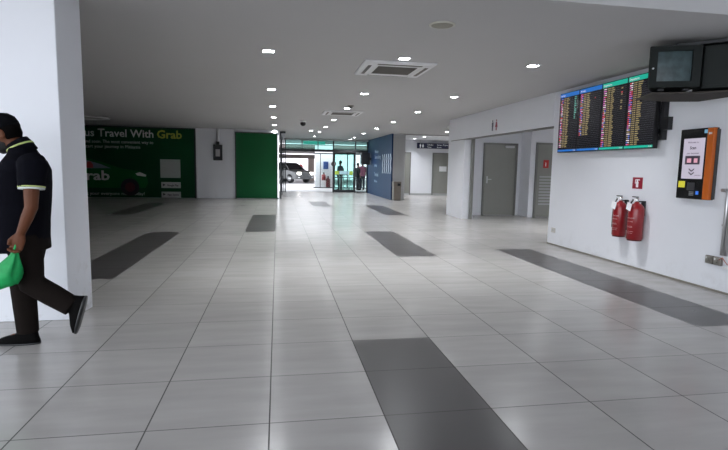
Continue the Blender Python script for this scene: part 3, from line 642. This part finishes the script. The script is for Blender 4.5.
# ------------------------------------------------------------------ walking man
SKIN = mat('brown_skin', (.105, .036, .016), rough=.55, spec=.2, noise=.04); SHIRT = mat('black_polo_cloth', (.003, .003, .0055), rough=.9, noise=.1, scale=60, spec=.06)
TROU = mat('dark_brown_trousers', (.010, .0075, .0065), rough=.9, noise=.1, scale=50, spec=.06); SHOE = mat('black_shoe_leather', (.003, .0028, .0028), rough=.7, spec=.05)
LIMEC = mat('lime_piping', (.45, .52, .18), rough=.7); CAPM = mat('black_cap', (.004, .004, .005), rough=.9, spec=.04); MASK = mat('black_face_mask', (.005, .005, .006), rough=.8)
t = thing('person', 'walking person in black polo with lime trim, dark trousers, cap and face mask', 'person', (-1.72, 1.33, 0))
O = Vector((-1.72, 1.33, 0))
def pv(x, y, z): return (x + 1.72, y - 1.33, z)
CY = 1.30
HR = Matrix.Translation(pv(-1.760, CY, 1.495)) @ Matrix.Rotation(-R(24), 4, 'Y')   # head frame, face towards local -x
bm = bmesh.new()
# head
hb = bmesh.new()
loft([(-.045, 0, -.118, .026, .024), (-.040, 0, -.105, .046, .042), (-.022, 0, -.075, .072, .058), (-.008, 0, -.035, .086, .068), (-.002, 0, .0, .093, .073), (.004, 0, .04, .095, .075), (.006, 0, .075, .085, .068), (.006, 0, .105, .056, .047), (.006, 0, .12, .02, .018)], 20, hb, 2.1)
ball((-.098, 0, -.030), .018, .014, .022, hb, 10); ball((-.092, 0, -.012), .012, .009, .03, hb, 10)         # nose
for s in (-1, 1):
    ball((.010, s * .076, -.018), .018, .010, .032, hb, 10)                # ear
    ball((-.080, s * .030, .012), .016, .018, .008, hb, 8)               # brow
ball((-.086, 0, -.068), .012, .024, .008, hb, 8); ball((-.084, 0, -.080), .011, .020, .008, hb, 8)
bmesh.ops.transform(hb, matrix=HR, verts=hb.verts); me = bpy.data.meshes.new('tmp'); hb.to_mesh(me); hb.free(); bm.from_mesh(me)
# neck, trunk
tube([pv(-1.755, CY, 1.47), pv(-1.70, CY, 1.41), pv(-1.655, CY, 1.34)], [.056, .060, .075], 14, bm)
loft([(*pv(-1.665, CY, .74), .12, .15), (*pv(-1.665, CY, .85), .12, .16), (*pv(-1.675, CY, .98), .115, .14), (*pv(-1.66, CY, 1.12), .125, .16), (*pv(-1.645, CY, 1.25), .115, .175), (*pv(-1.645, CY, 1.33), .075, .14)], 20, bm)
# arms: near (left) arm and far (right) arm
def arm(sh, el, wr, bm, k=1):
    tube([sh, (Vector(sh) + Vector(el)) / 2, el, (Vector(el) * .6 + Vector(wr) * .4), wr], [.052 * k, .046 * k, .039 * k, .037 * k, .026 * k], 12, bm)
LS, LE, LW = pv(-1.515, 1.09, 1.27), pv(-1.515, 1.05, 1.01), pv(-1.585, 1.05, .845)
arm(LS, LE, LW, bm)
RS, RE, RW = pv(-1.68, 1.46, 1.26), pv(-1.76, 1.50, 1.03), pv(-1.90, 1.50, .90)
arm(RS, RE, RW, bm)
def hand(wr, d, side, bm, curl=1.0):
    """palm plus four bent fingers and a thumb, curled around what it holds; d: arm direction"""
    wr = Vector(wr); d = Vector(d).normalized(); fwd = Vector((-1, 0, 0)); fwd = (fwd - d * fwd.dot(d)).normalized(); out = d.cross(fwd) * side
    p = wr + d * .045
    tube([wr - d * .01, wr + d * .02, p, wr + d * .085], [(.024, .020), (.034, .018), (.042, .018), (.040, .015)], 12, bm, up=fwd)
    for i, (o, l) in enumerate(((.030, .9), (.010, 1.0), (-.011, .95), (-.030, .78))):
        b = wr + d * .082 + fwd * o; k1 = b + d * .030 * l - out * .006; k2 = k1 + d * .012 * l - out * .024 * l; k3 = k2 - d * .016 * l - out * .012
        tube([b - d * .02, b, k1, k2, k3], [.010, .0105, .0095, .009, .0075], 8, bm)
    b = wr + d * .030 + fwd * .032; k1 = b + d * .030 + fwd * .016 - out * .008; k2 = k1 + d * .028 - out * .016 - fwd * .008
    tube([b - fwd * .012, b, k1, k2], [.013, .0125, .0115, .009], 8, bm)
    return wr + d * .10 - out * .018
lh = hand(LW, (-.30, 0, -.95), 1, bm)
hand(RW, (-.4, 0, -.9), -1, bm)
# legs (under the cloth) and ankles
RH, RK, RA = pv(-1.665, 1.385, .80), pv(-1.745, 1.385, .44), pv(-1.730, 1.385, .09)
LH, LK, LA = pv(-1.655, 1.215, .80), pv(-1.600, 1.20, .478), pv(-1.362, 1.20, .318)
for h_, k_, a_ in ((RH, RK, RA), (LH, LK, LA)):
    tube([h_, (Vector(h_) + Vector(k_)) / 2, k_, Vector(k_) * .6 + Vector(a_) * .4, a_], [.085, .075, .055, .052, .036], 14, bm)
ball(pv(-1.76, 1.385, .05), .10, .038, .035, bm); ball(pv(-1.338, 1.20, .285), .02, .024, .03, bm)
fused('body', bm, SKIN, t, .0062, 3)
# eyes above the mask
for s in (-1, 1):
    c = HR @ Vector((-.082, s * .030, .000)); o = obj('eye', ball(c, .009, .011, .006, seg=10), mat('eye_white_dark', (.12, .11, .10), rough=.3), t, True)
# polo shirt
bm = loft([(*pv(-1.700, CY, .70), .165, .195), (*pv(-1.700, CY, .74), .165, .195), (*pv(-1.690, CY, .90), .165, .185), (*pv(-1.680, CY, 1.02), .168, .185), (*pv(-1.668, CY, 1.15), .162, .205), (*pv(-1.650, CY, 1.25), .140, .215), (*pv(-1.645, CY, 1.31), .110, .19), (*pv(-1.650, CY, 1.355), .085, .12), (*pv(-1.662, CY, 1.40), .074, .085)], 26, None, 2.2)
def sleeve(sh, el, fr_, bm):
    sh, el = Vector(sh), Vector(el); e = sh.lerp(el, fr_)
    tube([sh + Vector((-.03, .06 if sh.y < 0 else -.06, .035)), sh + Vector((0, .015 if sh.y < 0 else -.015, .0)), sh.lerp(el, fr_ * .5), e], [(.085, .07), (.088, .075), (.082, .066), (.076, .060)], 16, bm, up=(1, 0, 0)); return e
el_ = sleeve(LS, LE, .52, bm); er_ = sleeve(RS, RE, .52, bm)
fused('polo_shirt', bm, SHIRT, t, .008, 3)
dn = (Vector(LE) - Vector(LS)).normalized()
obj('sleeve_piping', tube([el_ - dn * .012, el_ - dn * .004], [(.079, .063), (.079, .063)], 20, up=(1, 0, 0)), LIMEC, t, True); obj('sleeve_cuff', tube([el_ - dn * .002, el_ + dn * .008], [(.077, .061), (.076, .060)], 20, up=(1, 0, 0)), PRINT, t, True)
# collar with lime edge
cb = Vector(pv(-1.668, CY, 1.40))
obj('collar', tube([Vector(pv(-1.655, CY, 1.365)), Vector(pv(-1.672, CY, 1.405)), Vector(pv(-1.690, CY, 1.432))], [(.095, .092), (.080, .082), (.072, .074)], 22, up=(0, 1, 0)), SHIRT, t, True)
obj('collar_piping', tube([Vector(pv(-1.668, CY, 1.398)), Vector(pv(-1.673, CY, 1.408))], [(.0885, .0865), (.0855, .0835)], 22, up=(0, 1, 0)), LIMEC, t, True)
obj('chest_badge', BB((*[pv(-1.835, 0, 0)[0], pv(-1.755, 0, 0)[0]], pv(0, 1.128, 0)[1], pv(0, 1.134, 0)[1], 1.195, 1.29)), mat('green_badge', (.20, .42, .30), rough=.6), t)
# trousers
bm = loft([(*pv(-1.668, CY, .86), .13, .165), (*pv(-1.668, CY, .80), .135, .175), (*pv(-1.665, CY, .70), .135, .172)], 20, None)
for h_, k_, a_, f in ((RH, RK, RA, 1), (LH, LK, LA, 0)):
    h_, k_, a_ = Vector(h_), Vector(k_), Vector(a_)
    tube([h_, h_.lerp(k_, .5), k_, k_.lerp(a_, .5), a_ + (a_ - k_) * .02], [(.105, .10), (.100, .09), (.082, .078), (.076, .072), (.070, .068)], 18, bm, up=(1, 0, 0))
fused('trousers', bm, TROU, t, .008, 3)
def shoe(M):
    bm = loft([(-.055, 0, .004, .150, .046), (-.055, 0, .025, .148, .046), (-.035, 0, .050, .120, .042), (.005, 0, .075, .075, .038), (.02, 0, .10, .055, .036)], 20, None, 2.6)
    bmesh.ops.transform(bm, matrix=M, verts=bm.verts); o = obj('shoe', bm, SHOE, t, True)
    b2 = loft([(-.055, 0, 0, .152, .047), (-.055, 0, .012, .153, .048)], 20, None, 2.6); bmesh.ops.transform(b2, matrix=M, verts=b2.verts); obj('sole', b2, BLACK, o, True)
shoe(Matrix.Translation(pv(-1.745, 1.385, 0)))
shoe(Matrix.Translation(pv(-1.285, 1.20, .300)) @ Matrix.Rotation(-R(74), 4, 'Y') @ Matrix.Diagonal((.92, 1, 1, 1)))
# cap and short hair, face mask
cb = loft([(.004, 0, .012, .101, .080), (.004, 0, .04, .102, .081), (.006, 0, .078, .092, .075), (.008, 0, .108, .064, .055), (.008, 0, .128, .022, .02)], 22, None, 2.1)
box(cb, -.17, -.07, -.055, .055, .012, .020)
bmesh.ops.transform(cb, matrix=HR, verts=cb.verts); obj('cap', cb, CAPM, t, True)
cb = loft([(.035, 0, -.062, .045, .058), (.022, 0, -.035, .074, .072), (.020, 0, .018, .082, .079)], 20, None, 2.2); bmesh.ops.transform(cb, matrix=HR, verts=cb.verts); obj('hair', cb, mat('black_hair', (.003, .0025, .0025), rough=.9, spec=.03), t, True)
cb = loft([(-.044, 0, -.124, .032, .030), (-.038, 0, -.105, .055, .050), (-.036, 0, -.075, .068, .062), (-.040, 0, -.040, .070, .064), (-.050, 0, -.022, .058, .050)], 20, None, 2.1)
bmesh.ops.transform(cb, matrix=HR, verts=cb.verts); obj('face_mask', cb, MASK, t, True)
# green carrier bag held in the near hand
BAG = mat('green_plastic_bag', (.006, .29, .075), rough=.5, spec=.3, noise=.12, scale=30, trans=0)
gx, gy, gz = -1.625, 1.055, .745
bm = bmesh.new(); seg = 22; rings = []
prof = [(gz + .0, .014, .012, 0), (gz - .03, .022, .016, -.006), (gz - .07, .048, .028, -.028), (gz - .12, .080, .040, -.060), (gz - .165, .108, .050, -.090), (gz - .20, .118, .052, -.104), (gz - .225, .100, .046, -.090), (gz - .250, .050, .026, -.055)]
rnd = random.Random(3); ph = [rnd.uniform(0, 6) for _ in range(4)]
for z, rx, ry, dx in prof:
    ring = []
    for k in range(seg):
        a = 2 * PI * k / seg; cr_ = 1 + .15 * math.sin(6 * a + ph[0]) + .08 * math.sin(9 * a + ph[1] + z * 20)
        ring.append(bm.verts.new((gx + dx + rx * cr_ * math.cos(a), gy + ry * cr_ * math.sin(a), z + .03 * math.cos(a) * (rx / .09))))
    rings.append(ring)
for A, C in zip(rings, rings[1:]):
    for k in range(seg): bm.faces.new((A[k], A[(k + 1) % seg], C[(k + 1) % seg], C[k]))
bm.faces.new(rings[0][::-1]); bm.faces.new(rings[-1])
bg_ = thing('carrier_bag', 'bright green plastic carrier bag held by the walking person', 'bag', (gx, gy, gz)); 
for v in bm.verts: v.co -= Vector((gx, gy, gz))
obj('bag_body', bm, BAG, bg_, True)
for s in (-1, 1): obj('bag_handle', tube([(-.004, s * .012, -.03), (.004, s * .016, .0), (.012, s * .014, .03), (.016, 0, .045)], [.012, .008, .006, .006], 8), BAG, bg_, True)

# ------------------------------------------------------------------ people outside
def bystander(label, loc, rz, top, legs, skin=(.20, .10, .06), hair=(.01, .008, .008), sit=False, h=1.65, skirt=False):
    t = thing('person', label, 'person', loc, rz); k = h / 1.7
    bm = bmesh.new()
    loft([(-.02, 0, 1.46, .03, .03), (-.01, 0, 1.50, .075, .06), (0, 0, 1.58, .09, .073), (0, 0, 1.66, .07, .06), (0, 0, 1.70, .02, .02)], 14, bm); tube([(0, 0, 1.53), (.01, 0, 1.38)], [.05, .06], 10, bm)
    ball((-.10, 0, 1.57), .018, .014, .02, bm, 8)
    for s in (-1, 1):
        ball((.01, s * .078, 1.58), .015, .01, .03, bm, 8)
        tube([(0, s * .19, 1.36), (.02, s * .23, 1.10), (-.05, s * .22, .86)], [.05, .042, .028], 10, bm)
        hd = Vector((-.05, s * .22, .86))
        ball(hd + Vector((-.01, 0, -.05)), .035, .016, .05, bm, 8)
        for f in range(4): tube([hd + Vector((-.035 + f * .02, 0, -.08)), hd + Vector((-.04 + f * .02, -s * .01, -.13 + abs(f - 1) * .008))], [.009, .007], 6, bm)
        tube([hd + Vector((-.03, 0, -.03)), hd + Vector((-.06, -s * .01, -.08))], [.011, .008], 6, bm)
        tube([(0, s * .09, .88), (-.02, s * .10, .48), (0, s * .10, .07)], [.08, .055, .036], 10, bm); ball((-.06, s * .10, .04), .12, .04, .035, bm, 8)
    loft([(0, 0, .85, .11, .16), (0, 0, 1.1, .11, .14), (0, 0, 1.3, .115, .18), (0, 0, 1.4, .07, .12)], 14, bm)
    sk = mat('skin', skin, rough=.6); b = fused('body', bm, sk, t, .014, 2)
    bm = loft([(0, 0, .80, .14, .19), (0, 0, 1.05, .13, .17), (0, 0, 1.3, .135, .20), (0, 0, 1.41, .08, .12)], 16)
    for s in (-1, 1): tube([(0, s * .15, 1.37), (.01, s * .22, 1.22), (.02, s * .235, 1.05)], [.07, .065, .06], 10, bm)
    fused('shirt', bm, mat('shirt_cloth', top, rough=.85), t, .014, 2)
    if skirt: bm = loft([(0, 0, .86, .12, .16), (0, 0, .5, .17, .2), (0, 0, .15, .2, .24)], 16)
    else:
        bm = loft([(0, 0, .90, .12, .165), (0, 0, .78, .125, .17)], 16)
        for s in (-1, 1): tube([(0, s * .09, .84), (-.02, s * .10, .48), (0, s * .10, .08)], [.10, .075, .062], 10, bm)
    fused('trousers' if not skirt else 'skirt', bm, mat('trouser_cloth', legs, rough=.85), t, .014, 2)
    obj('hair', loft([(.02, 0, 1.55, .085, .08), (.015, 0, 1.62, .09, .083), (.01, 0, 1.69, .065, .06), (.01, 0, 1.72, .02, .02)], 14), mat('hair', hair, rough=.7), t, True)
    for s in (-1, 1): obj('shoe', ball((-.06, s * .10, .045), .135, .048, .045, seg=10), SHOE, t, True)
    t.scale = (k, k, k)
    return t
bystander('person in dark clothes standing behind the green tinted glass door', (3.50, 25.6, 0), R(30), (.012, .016, .03), (.02, .02, .025))
bystander('person in black leaning near the navy wall outside the glass', (4.55, 25.9, 0), R(200), (.01, .01, .012), (.015, .015, .02), h=1.55)
bystander('person in dusty pink top outside the glass by the navy wall', (4.92, 26.6, 0), R(60), (.30, .09, .14), (.02, .022, .03), h=1.66)
bystander('person in yellow top standing beside the parked car', (.95, 41.9, -.004), R(80), (.60, .36, .03), (.03, .03, .05), h=1.62)

# ------------------------------------------------------------------ parked car with lit headlamps
def car(label, loc, rz):
    t = thing('car', label, 'car', loc, rz)
    BODY = mat('dark_grey_car_paint', (.10, .10, .10), rough=.35, metal=0, coat=.3); WIN = mat('car_glass', (.012, .012, .016), rough=.08)
    # body: side profile (y length, front at -y) lofted in width
    prof = [(-2.2, .30), (-2.24, .62), (-2.12, .88), (-1.2, 1.02), (2.05, 1.05), (2.2, .8), (2.2, .32)]
    bm = bmesh.new(); secs = []
    for xw, sh in ((-.90, .0), (-.80, .0), (0, .03), (.80, 0), (.90, 0)):
        ed = .05 if abs(xw) > .85 else 0
        secs.append([bm.verts.new((xw, y * (1 - ed) + (0.06 if abs(xw) > .7 and y < -1.5 else 0), z * (1 - ed * .5) + (sh if z > .8 else 0))) for y, z in prof])
    for A, C in zip(secs, secs[1:]):
        for k in range(len(prof)): bm.faces.new((A[k], A[(k + 1) % len(prof)], C[(k + 1) % len(prof)], C[k]))
    bm.faces.new(secs[0][::-1]); bm.faces.new(secs[-1])
    obj('body_shell', bm, BODY, t, bevel=.03)
    cab = bmesh.new(); lo_ = [(-1.25, 1.02), (2.0, 1.05)]; v = []
    for sx in (-1, 1):
        v.append([cab.verts.new(p) for p in ((sx * .80, -1.2, 1.0), (sx * .62, -.45, 1.52), (sx * .62, 1.45, 1.55), (sx * .78, 2.05, 1.03))])
    A, C = v; cab.faces.new(A[::-1]); cab.faces.new(C)
    for k in range(4): cab.faces.new((A[k], A[(k + 1) % 4], C[(k + 1) % 4], C[k]))
    obj('cabin_glass', cab, WIN, t, bevel=.02)
    obj('roof', prism([(-.50, 1.50), (-.40, 1.57), (1.40, 1.60), (1.52, 1.53)], 'x', -.62, .62), BODY, t, bevel=.02)
    for s in (-1, 1):
        obj('roof_pillar', tube([(s * .80, -1.18, 1.02), (s * .63, -.47, 1.52)], .03, 6), BODY, t); obj('roof_pillar', tube([(s * .80, .45, 1.03), (s * .64, .45, 1.55)], .03, 6), BLACK, t)
        h_ = obj('headlamp', B(min(s * .48, s * .80), max(s * .48, s * .80), -2.25, -2.12, .66, .84), em('headlamp_lit', (1, .97, .92), 9), t, bevel=.02)
        obj('wing_mirror', ball((s * .98, -.85, 1.08), .10, .06, .07, seg=10), BODY, t, True); obj('fog_lamp', B(min(s * .6, s * .75), max(s * .6, s * .75), -2.235, -2.2, .40, .48), WPL, t)
        obj('door_handle', B(min(s * .89, s * .92), max(s * .89, s * .92), .1, .28, .84, .87), ALU, t)
        for yy in (-1.35, 1.35):
            w_ = bmesh.new(); tube([(s * .70, yy, .34), (s * .915, yy, .34)], .34, 24, w_); w = obj('wheel', w_, BLACK, t, True)
            obj('rim', tube([(s * .90, yy, .34), (s * .925, yy, .34)], .20, 16), ALU, w, True)
    obj('grille', BB((-.45, .45, -2.28, -2.2, .62, .80)), BLACK, t, bevel=.01); obj('lower_intake', B(-.6, .6, -2.24, -2.19, .34, .52), BLACK, t); obj('bumper', B(-.82, .82, -2.25, -2.1, .53, .60), BODY, t, bevel=.02)
    obj('number_plate', B(-.26, .26, -2.30, -2.27, .52, .62), BLACK, t); obj('roof_rail', BB((-.58, -.54, -.3, 1.3, 1.60, 1.63), (.54, .58, -.3, 1.3, 1.60, 1.63)), ALU, t)
    return t
car('dark grey car with lit headlamps parked beyond the entrance', (.84, 38.7, -.004), R(38))
tag(obj('blue_notice', B(2.87, 3.18, 29.15, 29.2, 1.15, 1.62), mat('blue_notice_print', (.03, .06, .22), rough=.5)), 'small dark blue notice on the white wall outside', 'sign')
def canister(label, x, col, z, h, r):
    t = thing('fire_extinguisher', label, 'fire extinguisher', (x, 28.98, z)); obj('cylinder', lathe([(r, 0), (r, h * .8), (r * .4, h * .92), (r * .3, h)], 16), col, t, True); obj('valve', B(-.05, .05, -.02, .02, h, h + .08), BLACK, t); obj('wall_bracket', B(-.02, .02, r - .01, .16, h * .6, h * .7), DARK, t)
canister('red extinguisher hung on the white wall outside the entrance', 2.88, REDS, .45, .42, .13)
canister('dark red extinguisher low beside the one on the outside wall', 3.16, mat('dark_red', (.12, .01, .015), rough=.4), .02, .62, .14)
# porch barrier loops and mat
t = thing('queue_barrier', 'steel tube barrier with two arched loops behind the tinted glass door', 'barrier', (3.3, 24.4, 0))
for dx in (-.12, .38): obj('arch', tube([(dx - .16, 0, 0), (dx - .16, 0, .75), (dx - .10, 0, .88), (dx, 0, .92), (dx + .10, 0, .88), (dx + .16, 0, .75), (dx + .16, 0, 0)], .025, 8), mat('pale_tube', (.70, .72, .72), rough=.3, metal=.4), t, True)
tag(obj('door_mat', B(2.95, 4.5, 23.35, 24.1, 0, .02), mat('black_mat', (.01, .01, .01), rough=.9)), 'black rubber mat behind the tinted glass door', 'mat')
t = thing('round_notice', 'round dark notice at the edge of the tinted glass door', 'sign', (2.86, 23.19, 1.45))
obj('disc', tube([(0, 0, 0), (0, .01, 0)], .13, 20), mat('notice_brown', (.06, .035, .035), rough=.5), t); obj('disc_centre', tube([(0, -.003, 0), (0, 0, 0)], .07, 16), mat('notice_grey', (.22, .2, .2), rough=.5), t)
t = thing('round_notice', 'round red notice hanging beyond the parked car', 'sign', (3.05, 43.55, 1.45)); obj('disc', tube([(-.95, .0, -.2), (-.95, .03, -.2)], .22, 20), RED, t); obj('hanger', tube([(-.95, .03, 0), (-.95, .03, .56)], .015, 6), DARK, t)
